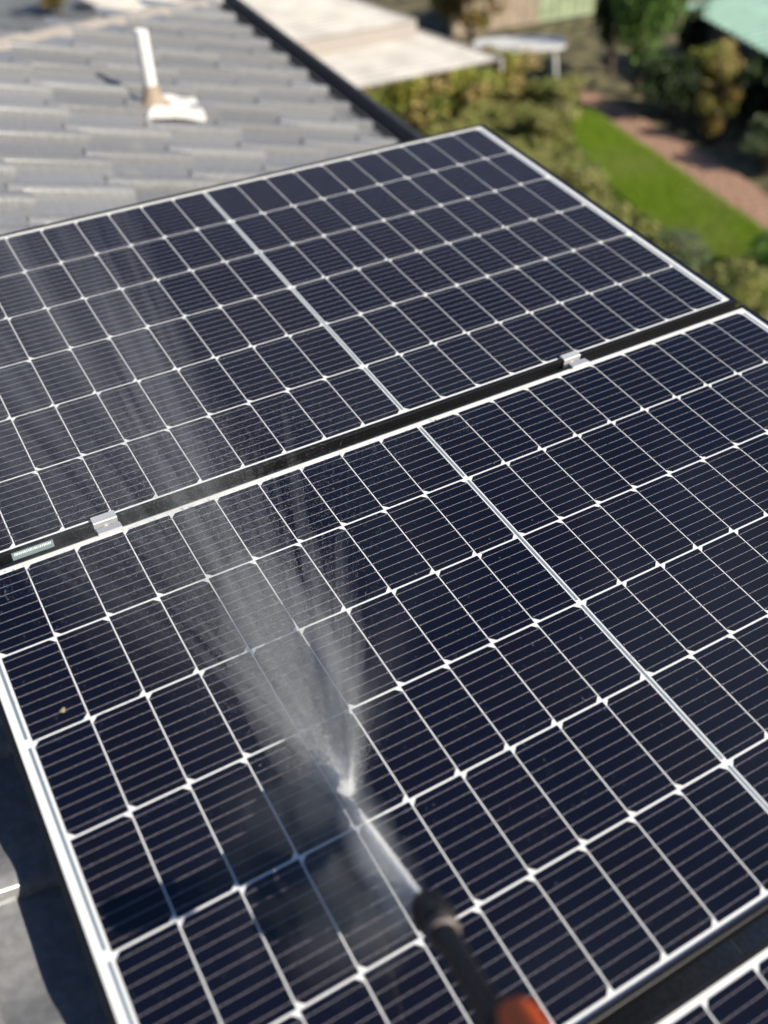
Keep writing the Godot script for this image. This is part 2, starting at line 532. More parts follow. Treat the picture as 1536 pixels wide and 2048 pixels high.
# ---------------------------------------------------------------- lance and water
func build_lance() -> void:
	var tip := P(852, 1806, 0.215)
	var tail := P(988, 2036, 0.362)
	var d := (tail - tip).normalized()
	var side := d.cross(fwd).normalized()
	var o := thing("spray_lance", "black spray lance with a stubby nozzle and orange grip, held over the panels", "spray lance", Transform3D(Basis(side, d, side.cross(d)), tip))
	var n := part("nozzle", lathe(PackedVector2Array([Vector2(0.0001, 0.006), Vector2(0.004, 0.006), Vector2(0.0045, 0.0), Vector2(0.010, -0.001), Vector2(0.0165, 0.003), Vector2(0.0192, 0.010), Vector2(0.0198, 0.018), Vector2(0.0198, 0.040), Vector2(0.0192, 0.050), Vector2(0.0175, 0.056), Vector2(0.0145, 0.058)]), 36), M.plastic, o)
	for k in 12:
		var a := TAU * k / 12.0
		part("grip_rib", box_mesh(Vector3(0.0022, 0.026, 0.0030)), M.plastic, n, Transform3D(Basis(Vector3.UP, -a), Vector3(cos(a) * 0.0198, 0.030, sin(a) * 0.0198)))
	part("collar", lathe(PackedVector2Array([Vector2(0.0140, 0.0585), Vector2(0.0168, 0.059), Vector2(0.0176, 0.062), Vector2(0.0176, 0.069), Vector2(0.0166, 0.0725), Vector2(0.0128, 0.074)]), 32), M.worn, o)
	part("tube", lathe(PackedVector2Array([Vector2(0.0128, 0.0735), Vector2(0.0128, 0.10), Vector2(0.0124, 0.14), Vector2(0.0124, 0.205), Vector2(0.0140, 0.21), Vector2(0.0140, 0.236), Vector2(0.0001, 0.238)]), 32), M.plastic, o)
	# grip: begins beside the end of the tube and leads out of the picture
	var inv := o.transform.affine_inverse()
	var g0 := inv * P(1030, 2034, 0.372)
	var g1 := inv * P(1072, 2102, 0.412)
	var g2 := inv * P(1125, 2215, 0.465)
	var pts := PackedVector3Array()
	var radii := PackedFloat32Array()
	var axis := (g1 - g0)
	pts.append(g0); radii.append(0.0125)
	pts.append(g0 + axis * 0.034); radii.append(0.0170)
	pts.append(g0 + axis * 0.10); radii.append(0.0188)
	for k in range(1, 17):
		var f := k / 16.0
		var p := (g0 + axis * 0.10).lerp(g1, f)
		pts.append(p); radii.append(0.0196 if k % 2 == 0 else 0.0188)
	for k in range(1, 9):
		pts.append(g1.lerp(g2, k / 8.0)); radii.append(0.0195)
	part("grip", tube(pts, radii, 28), M.orange, o)
	var e0 := Vector3(0, 0.215, 0)
	part("joint", tube(PackedVector3Array([e0, e0.lerp(g1, 0.35), e0.lerp(g1, 0.7), g1]), PackedFloat32Array([0.0122, 0.0135, 0.0135, 0.0120]), 20), M.plastic, o)

func fog(called: String, parent: Node, a: Vector3, b: Vector3, wide: float, thick: float, density: float, m_color := Color(0.93, 0.96, 1.0), shape := RenderingServer.FOG_VOLUME_SHAPE_ELLIPSOID) -> void:
	var f := FogVolume.new()
	f.name = called
	f.shape = shape
	var d := b - a
	var y := d.normalized()
	var x := y.cross(PB * Vector3.UP)
	x = x.normalized() if x.length() > 0.05 else (PB * Vector3.RIGHT)
	var z := x.cross(y).normalized()
	f.transform = Transform3D(Basis(x, y, z), (a + b) / 2.0)
	f.size = Vector3(wide, d.length(), thick)
	var m := FogMaterial.new()
	m.density = density
	m.albedo = m_color
	f.material = m
	parent.add_child(f, true)

func drops(called: String, parent: Node, m: Material, places: Array, r: RandomNumberGenerator, small: float, big: float) -> void:
	var mm := MultiMesh.new()
	mm.transform_format = MultiMesh.TRANSFORM_3D
	mm.mesh = ball
	mm.instance_count = places.size()
	for k in places.size():
		mm.set_instance_transform(k, Transform3D(Basis().scaled(Vector3.ONE * r.randf_range(small, big)), places[k]))
	var o := MultiMeshInstance3D.new()
	o.name = called
	o.multimesh = mm
	o.material_override = m
	parent.add_child(o, true)

var ball := SphereMesh.new()

func build_spray() -> void:
	ball.radius = 0.5
	ball.height = 1.0
	ball.radial_segments = 8
	ball.rings = 4
	var r := RandomNumberGenerator.new()
	r.seed = 11
	var hit := P(693, 1584, 0.003)
	var tip := P(850, 1800, 0.206)
	var white := Color(0.95, 0.975, 1.0)
	var jet := thing("water_jet", "bright white jet of water from the lance nozzle to the panel", "water jet", Transform3D(), "", "stuff")
	var left := PB * Vector3(-1, 0, 0.1)
	# dense core and a thinner veil blown to one side
	for k in 7:
		var f := k / 6.0
		var off := left * (0.008 + 0.024 * f)
		var back := (tip - hit) * 0.12
		fog("veil", jet, hit + off * 0.6, tip + back + off * 1.2, 0.016 + 0.026 * f, 0.024 + 0.02 * f, lerpf(3.0, 1.4, f), white)
	var pl := []
	for k in 14000:
		var t := pow(r.randf(), 0.6)
		var spread := lerpf(0.0070, 0.0030, t)
		var side := absf(r.randfn(0.0, spread)) * (2.2 if r.randf() < 0.2 else 0.8)
		pl.append(hit.lerp(tip, t) + left * side + PB * Vector3(r.randfn(0.0, spread * 0.3), r.randfn(0.0, spread * 0.6), r.randfn(0.0, spread * 0.4)))
	drops("flying_drops", jet, M.foam, pl, r, 0.0003, 0.0007)
	var mist := thing("water_spray", "fan of fine spray and mist rebounding from the panel glass", "water spray", Transform3D(), "", "stuff")
	for k in 80:
		var deg := lerpf(-19.0, 38.0, (k + r.randf()) / 80.0)
		var th := deg_to_rad(deg)
		var mid := absf(deg - 4.0) / 34.0
		var el := deg_to_rad(r.randf_range(2.0, 12.0) + maxf(0.0, deg - 6.0) * r.randf_range(0.0, 0.7))
		var length: float = lerpf(1.15, 0.26, clampf(pow(mid, 0.8), 0.0, 1.0)) * r.randf_range(0.25, 1.0)
		var dir := PB * Vector3(sin(th) * cos(el), sin(el), -cos(th) * cos(el))
		var wide := r.randf_range(0.007, 0.030) * (0.5 + length)
		fog("streak", mist, hit + dir * r.randf_range(0.0, 0.02), hit + dir * length, wide, wide * 0.8, r.randf_range(1.3, 4.2) / (0.35 + length) * (1.0 - 0.42 * clampf(mid, 0.0, 1.0)), white)
	for k in 96:       # long thin streaks drifting over the farther panel
		var th := deg_to_rad(lerpf(-24.0, 9.0, (k + r.randf()) / 96.0))
		var el := deg_to_rad(r.randf_range(1.5, 7.0))
		var d0 := r.randf_range(0.05, 0.8)
		var d1 := d0 + r.randf_range(0.5, 1.7)
		var dir := PB * Vector3(sin(th) * cos(el), sin(el), -cos(th) * cos(el))
		var wide := 0.010 + 0.055 * pow(r.randf(), 2.0)
		fog("drift", mist, hit + dir * d0, hit + dir * d1, wide, wide, r.randf_range(0.05, 0.34) / (0.22 + 7.0 * wide), white)
	fog("veil", mist, hit + PB * Vector3(-0.06, 0.05, -0.15), hit + PB * Vector3(-0.12, 0.14, -1.75), 0.50, 0.12, 0.28, white)
	fog("veil", mist, hit + PB * Vector3(-0.02, 0.01, 0.03), hit + PB * Vector3(0.04, 0.07, -0.42), 0.17, 0.08, 2.6, white)
	fog("veil", mist, hit + PB * Vector3(0.0, 0.006, 0.02), hit + PB * Vector3(0.01, 0.04, -0.20), 0.09, 0.05, 2.0, white)
	for k in 16:
		var th := deg_to_rad(r.randf_range(18.0, 50.0))
		var far := r.randf_range(0.16, 0.40)
		var dir := PB * Vector3(sin(th), r.randf_range(0.05, 0.3), -cos(th))
		fog("streak", mist, hit + dir * 0.01, hit + dir * far, far * r.randf_range(0.12, 0.3), 0.03, r.randf_range(0.3, 0.9), white)
	# loose puffs drifting beside the jet
	for k in 190:
		var away := r.randf()
		var sx := clampf(r.randfn(-0.055, 0.065), -0.24, 0.0)
		var c := hit + PB * Vector3(sx - 0.03 * away, r.randf_range(0.012, 0.05) + 0.03 * away, -0.03 + 0.25 * away)
		var e := PB * Vector3(r.randf_range(-0.02, 0.02), r.randf_range(-0.008, 0.008), r.randf_range(0.02, 0.06))
		var wide := r.randf_range(0.02, 0.08)
		fog("puff", mist, c - e, c + e, wide, minf(wide, 0.035), r.randf_range(0.25, 0.85) * (1.2 - 0.5 * away) * exp(-absf(sx) / 0.12), white)
	pl = []
	for k in 24000:
		var th := deg_to_rad(r.randfn(7.0, 20.0))
		var el := deg_to_rad(absf(r.randfn(0.0, 10.0)))
		var dist: float = -log(1.0 - r.randf() * 0.999) * 0.026
		pl.append(hit + PB * Vector3(sin(th) * cos(el) * dist + r.randfn(0, 0.005), sin(el) * dist + r.randf() * 0.004, -cos(th) * cos(el) * dist + r.randfn(0, 0.005)))
	drops("flying_drops", mist, M.foam, pl, r, 0.0003, 0.0007)
	pl = []
	for k in 70000:
		var th := deg_to_rad(snappedf(r.randfn(5.0, 13.0), 1.3) + r.randfn(0.0, 0.22))
		var el := deg_to_rad(absf(r.randfn(0.0, 8.0)))
		var dist: float = pow(r.randf(), 2.4) * 0.8
		pl.append(hit + PB * Vector3(sin(th) * cos(el), sin(el) + 0.003, -cos(th) * cos(el)) * dist)
	drops("flying_drops", mist, M.foam, pl, r, 0.00022, 0.00052)
	# beads lying on the glass
	var mb := MultiMesh.new()
	mb.transform_format = MultiMesh.TRANSFORM_3D
	mb.mesh = ball
	var spots := []
	while spots.size() < 7000:
		var zone := r.randi() % 5
		var u := 0.0
		var v := 0.0
		if zone < 2:
			u = r.randfn(-0.55, 0.16); v = r.randfn(-0.62, 0.12)
		elif zone == 2:
			u = r.randf_range(-0.85, 0.1); v = -0.49 - absf(r.randfn(0.0, 0.10)) + 0.05
		elif zone == 3:
			u = r.randfn(-0.45, 0.22); v = r.randf_range(-1.5, 0.3)
		else:
			u = r.randf_range(-0.85, 0.85); v = r.randf_range(-1.55, 0.5)
		var on_a := v > -0.505 and v < 0.505
		var on_b := v < -0.553 and v > -1.56
		if absf(u) < 0.855 and (on_a or on_b):
			spots.append(Vector2(u, v))
	mb.instance_count = spots.size()
	for k in spots.size():
		var s: float = r.randf_range(0.0008, 0.0022) * (1.7 if r.randf() < 0.10 else 1.0)
		var p: Vector2 = spots[k]
		mb.set_instance_transform(k, Transform3D(PB * Basis().scaled(Vector3(s, s * 0.6, s * r.randf_range(1.0, 2.2))), W(p.x, p.y, 0.0022 + s * 0.12)))
	var bd := MultiMeshInstance3D.new()
	bd.name = "water_beads"
	bd.multimesh = mb
	bd.material_override = M.drop
	add_child(bd, true)
	tag(bd, "small water beads lying on the panel glass", "water beads", "", "stuff")

# ---------------------------------------------------------------- garden
func leaf_cloud(seed_: int, count: int, leaf: float, shape: Vector3, clumps: int, colors: Array) -> Mesh:
	var r := RandomNumberGenerator.new()
	r.seed = seed_
	var cs := []
	for k in clumps:
		var d := Vector3(r.randfn(), r.randfn(), r.randfn()).normalized() * pow(r.randf(), 0.45) * 0.78
		cs.append([d, r.randf_range(0.20, 0.42), r.randi() % colors.size()])
	var vs := PackedVector3Array()
	var ns := PackedVector3Array()
	var cl := PackedColorArray()
	for k in count:
		var c: Array = cs[r.randi() % clumps]
		var d := Vector3(r.randfn(), r.randfn(), r.randfn()).normalized() * pow(r.randf(), 0.4) * float(c[1])
		var p: Vector3 = ((c[0] as Vector3) + d) * shape
		p.y += shape.y
		if p.y < 0.02: continue
		var out := (d + Vector3(r.randfn(), r.randfn(), r.randfn()) * 0.25 + Vector3(0, 0.15, 0)).normalized()
		var x := out.cross(Vector3(r.randfn(), r.randfn(), r.randfn())).normalized()
		var y := out.cross(x)
		var s := leaf * r.randf_range(0.6, 1.3)
		var col: Color = colors[c[2]] if r.randf() < 0.75 else colors[r.randi() % colors.size()]
		var f := r.randf_range(0.7, 1.3)
		var cc := Color(col.r * f, col.g * f, col.b * f)
		var a := p - x * s * 0.5
		var b := p + y * s * 0.28 + out * s * 0.06
		var e := p + x * s * 0.5
		var g := p - y * s * 0.28 + out * s * 0.06
		for q in [a, b, e, a, e, g]:
			vs.append(q); ns.append(out); cl.append(cc)
	var arr := []
	arr.resize(Mesh.ARRAY_MAX)
	arr[Mesh.ARRAY_VERTEX] = vs
	arr[Mesh.ARRAY_NORMAL] = ns
	arr[Mesh.ARRAY_COLOR] = cl
	var m := ArrayMesh.new()
	m.add_surface_from_arrays(Mesh.PRIMITIVE_TRIANGLES, arr)
	return m

var crowns := {}

func plant(called: String, label: String, category: String, at: Vector3, crown: String, size: Vector3, lift: float, group := "") -> void:
	var o := thing(called, label, category, Transform3D(Basis(Vector3.UP, rng.randf() * TAU), Vector3(at.x, 0.0, at.z)), group)
	part("crown", crowns[crown], M.leaf, o, Transform3D(Basis().scaled(size), Vector3(0, lift, 0)))
	var h := lift + size.y * 1.2
	var pts := PackedVector3Array()
	var rad := PackedFloat32Array()
	var base := 0.025 + 0.03 * h
	for k in 6:
		var f := k / 5.0
		pts.append(Vector3(sin(f * 3.0) * 0.05 * h, -0.05 + f * h, cos(f * 2.0) * 0.03 * h - 0.03 * h))
		rad.append(lerpf(base, base * 0.3, f))
	part("trunk", tube(pts, rad, 8), M.bark, o)
	for k in 3:
		var p: Vector3 = pts[2 + k]
		var a := k * 2.2
		var e := p + Vector3(cos(a) * size.x * 0.6, size.y * 0.5, sin(a) * size.z * 0.6)
		part("limb", tube(PackedVector3Array([p, p.lerp(e, 0.5) + Vector3(0, 0.03, 0), e]), PackedFloat32Array([base * 0.5, base * 0.35, base * 0.15]), 6), M.bark, o)

func ribbed(width: float, height: float, pitch: float, depth: float) -> Mesh:     # profiled sheet, ribs upright
	var poly := PackedVector2Array()
	var x := 0.0
	var back := []
	while x < width:
		poly.append(Vector2(x, 0)); poly.append(Vector2(x + pitch * 0.45, 0)); poly.append(Vector2(x + pitch * 0.55, depth)); poly.append(Vector2(minf(x + pitch * 0.9, width), depth))
		x += pitch
	for k in range(poly.size() - 1, -1, -1):
		back.append(poly[k] + Vector2(0, -0.004))
	# counter-clockwise: along the lower side first
	var ring := PackedVector2Array()
	for k in range(back.size() - 1, -1, -1): ring.append(back[k])
	for k in range(poly.size() - 1, -1, -1): ring.append(poly[k])
	return extrude(ring, 0, height)

func build_garden() -> void:
	var g := Color(0.07, 0.12, 0.02)
	crowns.olive = leaf_cloud(1, 2600, 0.13, Vector3.ONE, 16, [Color(0.26, 0.26, 0.07), Color(0.18, 0.21, 0.05), Color(0.33, 0.31, 0.12), Color(0.12, 0.15, 0.04)])
	crowns.yellow = leaf_cloud(2, 2600, 0.13, Vector3.ONE, 15, [Color(0.30, 0.28, 0.045), Color(0.21, 0.24, 0.04), Color(0.37, 0.28, 0.11), Color(0.15, 0.18, 0.04)])
	crowns.green = leaf_cloud(3, 4200, 0.10, Vector3.ONE, 22, [Color(0.08, 0.16, 0.025), Color(0.12, 0.21, 0.035), Color(0.05, 0.11, 0.02)])
	crowns.dark = leaf_cloud(4, 3600, 0.13, Vector3.ONE, 20, [Color(0.03, 0.05, 0.015), Color(0.045, 0.07, 0.02), Color(0.02, 0.035, 0.015)])
	crowns.grey = leaf_cloud(5, 2400, 0.13, Vector3.ONE, 15, [Color(0.13, 0.17, 0.08), Color(0.08, 0.12, 0.05), Color(0.19, 0.22, 0.12)])
	crowns.rust = leaf_cloud(6, 2200, 0.13, Vector3.ONE, 14, [Color(0.20, 0.13, 0.03), Color(0.14, 0.13, 0.025), Color(0.10, 0.11, 0.02)])
	crowns.tuft = leaf_cloud(7, 700, 0.26, Vector3.ONE, 9, [Color(0.22, 0.24, 0.06), Color(0.15, 0.19, 0.05), Color(0.30, 0.28, 0.11)])
	var flat := PlaneMesh.new()
	flat.size = Vector2(160, 160)
	setting("ground", flat, M.soil, Transform3D(Basis(), Vector3(10, 0, -20)))
	# lawn strip, mulch path, driveway
	setting("lawn", poly_sheet([G(1135, 215, 0.03), G(1185, 222, 0.03), G(1320, 318, 0.03), G(1500, 440, 0.03), G(1700, 580, 0.03), G(1620, 660, 0.03), G(1420, 545, 0.03), G(1260, 425, 0.03), G(1150, 320, 0.03)]), M.lawn)
	setting("mulch_path", poly_sheet([G(1130, 165, 0.02), G(1210, 192, 0.02), G(1330, 262, 0.02), G(1460, 335, 0.02), G(1600, 440, 0.02), G(1720, 590, 0.02), G(1500, 445, 0.02), G(1320, 322, 0.02), G(1180, 219, 0.02)]), M.mulch)
	setting("driveway", poly_sheet([G(-900, -60, 0.02), G(560, -130, 0.02), G(520, 10, 0.02), G(300, 140, 0.02), G(-900, 260, 0.02)]), M.concrete)
	# grass blades on the lawn
	var mm := MultiMesh.new()
	mm.transform_format = MultiMesh.TRANSFORM_3D
	mm.use_colors = true
	var bl := start()
	bl.set_smooth_group(-1)
	for k in 5:
		var a := k * 1.3
		var o := Vector3(cos(a) * 0.02, 0, sin(a) * 0.02)
		var sd := Vector3(-sin(a), 0, cos(a)) * 0.004
		tri(bl, o - sd, o + sd, o * 2.0 + Vector3(0, 0.05 + 0.008 * k, 0))
	bl.generate_normals()
	mm.mesh = bl.commit()
	var corners := [G(1140, 222), G(1190, 232), G(1500, 450), G(1660, 580), G(1610, 640), G(1420, 538), G(1262, 418), G(1156, 318)]
	var poly := PackedVector2Array()
	for c: Vector3 in corners: poly.append(Vector2(c.x, c.z))
	var spots := []
	var r := RandomNumberGenerator.new()
	r.seed = 5
	var lo := poly[0]
	var hi := poly[0]
	for p in poly:
		lo = lo.min(p); hi = hi.max(p)
	while spots.size() < 16000:
		var p := Vector2(r.randf_range(lo.x, hi.x), r.randf_range(lo.y, hi.y))
		if Geometry2D.is_point_in_polygon(p, poly): spots.append(p)
	var patch := FastNoiseLite.new()
	patch.seed = 8
	mm.instance_count = spots.size()
	for k in spots.size():
		mm.set_instance_transform(k, Transform3D(Basis(Vector3.UP, r.randf() * TAU).scaled(Vector3.ONE * r.randf_range(0.7, 1.3)), Vector3(spots[k].x, 0.028, spots[k].y)))
		var f := r.randf_range(0.75, 1.2)
		var dry: float = clampf(patch.get_noise_2d(spots[k].x * 40.0, spots[k].y * 40.0) * 2.0, 0.0, 1.0)
		mm.set_instance_color(k, Color((0.19 + 0.05 * dry) * f, (0.30 + 0.01 * dry) * f, (0.018 + 0.04 * dry) * f))
	var gi := MultiMeshInstance3D.new()
	gi.name = "grass"
	gi.multimesh = mm
	gi.material_override = M.leaf
	add_child(gi, true)
	tag(gi, "short bright green grass of the narrow lawn", "grass", "", "stuff")
	# low ground cover between the house and the lawn
	var gm := MultiMesh.new()
	gm.transform_format = MultiMesh.TRANSFORM_3D
	gm.mesh = crowns.tuft
	var cover := [G(760, 190), G(960, 150), G(1060, 190), G(1230, 435), G(1400, 560), G(1640, 700), G(1600, 900), G(1200, 520), G(900, 330)]
	var cp := PackedVector2Array()
	for c: Vector3 in cover: cp.append(Vector2(c.x, c.z))
	lo = cp[0]; hi = cp[0]
	for p in cp:
		lo = lo.min(p); hi = hi.max(p)
	spots = []
	while spots.size() < 700:
		var p := Vector2(r.randf_range(lo.x, hi.x), r.randf_range(lo.y, hi.y))
		if Geometry2D.is_point_in_polygon(p, cp): spots.append(p)
	gm.instance_count = spots.size()
	for k in spots.size():
		var s := r.randf_range(0.10, 0.20)
		gm.set_instance_transform(k, Transform3D(Basis(Vector3.UP, r.randf() * TAU).scaled(Vector3(s, s * 0.7, s)), Vector3(spots[k].x, 0.0, spots[k].y)))
	var go := MultiMeshInstance3D.new()
	go.name = "ground_cover"
	go.multimesh = gm
	go.material_override = M.leaf
	add_child(go, true)
	tag(go, "low olive ground cover between the house and the lawn", "ground cover", "", "stuff")
	# shrubs and trees
	var near := "shrubs between the house and the lawn"
	plant("shrub", "yellow green shrub beside the corner of the cream patio roof", "shrub", G(800, 270), "yellow", Vector3(0.75, 0.5, 0.75), 0.1, near)
	plant("shrub", "yellow green shrub growing between the patio roof and white table", "shrub", G(985, 215), "yellow", Vector3(0.70, 0.45, 0.70), 0.1, near)
	plant("shrub", "olive shrub at the head of the lawn near the white table", "shrub", G(1085, 290), "olive", Vector3(0.5, 0.34, 0.5), 0.06, near)
	plant("shrub", "brownish olive shrub against the long side of the lawn", "shrub", G(1165, 400), "olive", Vector3(0.42, 0.3, 0.42), 0.06, near)
	plant("shrub", "pale grey green shrub against the near end of the lawn", "shrub", G(1370, 560), "grey", Vector3(0.40, 0.26, 0.40), 0.06, near)
	plant("shrub", "tan and olive shrub close under the panel corner", "shrub", G(1455, 630), "olive", Vector3(0.40, 0.28, 0.40), 0.06, near)
	plant("shrub", "dark green shrub closing the near end of the lawn", "shrub", G(1545, 570), "green", Vector3(0.42, 0.32, 0.42), 0.06, near)
	plant("shrub", "dark olive shrub behind the cream patio roof before the tan fence", "shrub", G(945, 95), "rust", Vector3(0.75, 0.75, 0.75), 0.25)
	plant("shrub", "green shrub with dark gaps behind the cream patio roof", "shrub", G(905, 60), "dark", Vector3(0.8, 0.8, 0.8), 0.3)
	plant("shrub", "yellow olive shrub right under the corner of the cream patio roof", "shrub", G(905, 262), "yellow", Vector3(0.75, 0.55, 0.75), 0.1, near)
	plant("shrub", "olive green shrub between the white table and the head of the lawn", "shrub", G(1105, 222), "olive", Vector3(0.5, 0.32, 0.5), 0.06, near)
	var beds := "plants in the bed beyond the mulch path"
	plant("tree", "tall bright green tree beyond the mulch path", "tree", G(1272, 190), "green", Vector3(0.72, 1.15, 0.72), 0.4, beds)
	plant("tree", "dark green tree beside the tall bright green one, before the green fence", "tree", G(1222, 150), "dark", Vector3(0.50, 0.85, 0.50), 0.35, beds)
	plant("shrub", "black green shrub between the tall tree and the yellow shrub", "shrub", G(1335, 238), "dark", Vector3(0.62, 0.55, 0.62), 0.08, beds)
	plant("shrub", "yellow olive shrub in the bed before the mint roofed shed", "shrub", G(1418, 235), "yellow", Vector3(0.55, 0.55, 0.55), 0.1, beds)
	plant("shrub", "rust tinged shrub at the edge of the mulch path", "shrub", G(1432, 285), "rust", Vector3(0.36, 0.36, 0.36), 0.05, beds)
	plant("shrub", "dark shrub below the mint roof", "shrub", G(1520, 262), "dark", Vector3(0.62, 0.6, 0.62), 0.1, beds)
	plant("shrub", "grey green shrub overhanging the mulch path", "shrub", G(1528, 352), "grey", Vector3(0.42, 0.34, 0.42), 0.08, beds)
	plant("shrub", "dark leafy shrub behind the grey green one at the mulch path", "shrub", G(1610, 345), "dark", Vector3(0.6, 0.55, 0.6), 0.1, beds)
	plant("shrub", "tall dark shrub against the wall of the mint roofed shed", "shrub", G(1400, 150), "dark", Vector3(0.62, 0.62, 0.62), 0.1, beds)
	plant("shrub", "broad dark shrub against the shed, behind the yellow olive one", "shrub", G(1475, 200), "dark", Vector3(0.6, 0.5, 0.6), 0.08, beds)
	plant("shrub", "dark green shrub hiding the near end of the shed", "shrub", G(1570, 250), "dark", Vector3(0.65, 0.6, 0.65), 0.1, beds)
	plant("shrub", "small olive shrub standing beyond the driveway", "shrub", G(125, 32), "rust", Vector3(0.6, 0.5, 0.6), 0.1)
	plant("shrub", "small bright green shrub standing beyond the driveway", "shrub", G(205, 22), "green", Vector3(0.45, 0.35, 0.45), 0.1)
	# fence
	var fence_y := 1.7
	var a := G(905, 78)
	var b := G(1075, 50)
	var c := G(1245, 22)
	var along := (b - a).normalized()
	var across := along.cross(Vector3.UP)
	for k in 2:
		var p: Vector3 = [a, b][k]
		var q: Vector3 = [b, c][k]
		var o := thing("metal_fence", ["tan ribbed metal fence behind the patio roof and shrubs", "pale green ribbed metal fence behind the white table"][k], "fence", Transform3D(Basis(along, -across, Vector3.UP) if Basis(along, -across, Vector3.UP).determinant() > 0 else Basis(along, across, Vector3.UP), p))
		var m: Material = [M.fence_tan, M.fence_green][k]
		var wide := p.distance_to(q)
		part("ribbed_sheet", ribbed(wide - 0.06, fence_y - 0.15, 0.19, 0.03), m, o, Transform3D(Basis(), Vector3(0.03, 0, 0.1)))
		part("rail", box_mesh(Vector3(wide, 0.05, 0.05), Vector3(wide / 2, 0, fence_y - 0.02)), m, o)
		part("rail", box_mesh(Vector3(wide, 0.05, 0.05), Vector3(wide / 2, 0, 0.075)), m, o)
		for e in [0.0, 1.0]:
			part("post", box_mesh(Vector3(0.06, 0.06, fence_y + 0.05), Vector3(wide * e + (0.031 if e == 0.0 else -0.031), 0.062, (fence_y + 0.05) / 2)), m, o)
	# white table
	var tp := G(1035, 182)
	var tb := thing("garden_table", "white garden table standing on the bare ground between shrubs and fence", "table", Transform3D(Basis(Vector3.UP, -0.55), tp))
	var top_poly := PackedVector2Array()
	for k in 24:
		var ang := TAU * k / 24.0
		top_poly.append(Vector2(signf(cos(ang)) * pow(absf(cos(ang)), 0.5) * 0.72, signf(sin(ang)) * pow(absf(sin(ang)), 0.5) * 0.42))
	part("table_top", extrude(top_poly, 0, 0.035, Transform3D(Basis(Vector3.RIGHT, -PI / 2), Vector3(0, 0.69, 0))), M.white_paint, tb)
	for sx in [-1, 1]:
		for sz in [-1, 1]:
			part("leg", tube(PackedVector3Array([Vector3(sx * 0.60, 0, sz * 0.34), Vector3(sx * 0.56, 0.35, sz * 0.31), Vector3(sx * 0.52, 0.69, sz * 0.28)]), PackedFloat32Array([0.022, 0.024, 0.03]), 10), M.white_paint, tb)
	# cream patio roof on posts
	var py := 2.05
	var c0 := G(905, 140, py)
	var udir := PB * Vector3.RIGHT
	udir.y = 0
	udir = udir.normalized()
	var vdir := Vector3(0, 0, 1)
	for k in 2:
		var o: Node3D
		var origin: Vector3
		var len_u := 2.5
		var z0: float
		var z1: float
		var yy: float
		if k == 0:
			origin = G(822, 58, py); z0 = 0.0; z1 = G(895, 142, py).z - origin.z; yy = py
		else:
			origin = G(828, 42, py + 0.16); z0 = -4.2; z1 = 0.0; yy = py + 0.16
		o = thing("patio_roof", ["lower cream ribbed metal patio roof beside the house", "upper cream ribbed metal patio roof set above the lower one"][k], "roof", Transform3D(Basis(), Vector3(origin.x, 0, origin.z)))
		# ribs run along u: extrude the wave along u
		var sheet := ribbed(z1 - z0, len_u, 0.16, 0.012)
		part("ribbed_sheet", sheet, M.beige, o, Transform3D(Basis(Vector3(0, 0, 1), Vector3(0, 1, 0), Vector3(-1, 0, 0)), Vector3(0, yy, z0)))
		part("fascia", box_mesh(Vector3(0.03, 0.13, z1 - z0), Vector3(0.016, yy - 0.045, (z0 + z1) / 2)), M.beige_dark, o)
		if k == 1:
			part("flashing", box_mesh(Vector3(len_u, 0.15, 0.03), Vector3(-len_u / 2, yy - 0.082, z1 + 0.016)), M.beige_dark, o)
		for zz in [z0 + 0.2, z1 - 0.2]:
			part("post", box_mesh(Vector3(0.09, yy - 0.01, 0.09), Vector3(-2.2, (yy - 0.01) / 2, zz)), M.wall, o)
	# mint shed
	var sy := 0.95
	var s0 := G(1362, 10, sy)
	var s1 := G(1540, 112, sy)
	var sdir := (s1 - s0)
	sdir.y = 0
	var sl := sdir.length() * 1.5
	sdir = sdir.normalized()
	var sout := sdir.cross(Vector3.UP).normalized()
	if sout.dot(s0 - cam_at) < 0: sout = -sout
	var shed := thing("garden_shed", "low garden shed with a mint green metal roof behind the dark shrubs", "shed", Transform3D(Basis(sdir, Vector3.UP, sdir.cross(Vector3.UP)), Vector3(s0.x, 0, s0.z)))
	var zs := 1.0 if sdir.cross(Vector3.UP).dot(sout) > 0 else -1.0
	var rs := ribbed(sl, 3.0, 0.25, 0.03)
	part("roof_sheet", rs, M.mint, shed, Transform3D(Basis(Vector3(1, 0, 0), Vector3(0, cos(0.12), sin(0.12) * -zs), Vector3(0, sin(0.12), zs * cos(0.12))), Vector3(0, sy, 0)))
	part("wall", box_mesh(Vector3(sl - 0.2, sy - 0.02, 0.08), Vector3(sl / 2, (sy - 0.02) / 2, zs * 0.15)), M.gutter, shed)
	part("wall", box_mesh(Vector3(0.08, sy - 0.02, 2.6), Vector3(0.14, (sy - 0.02) / 2, zs * 1.55)), M.gutter, shed)

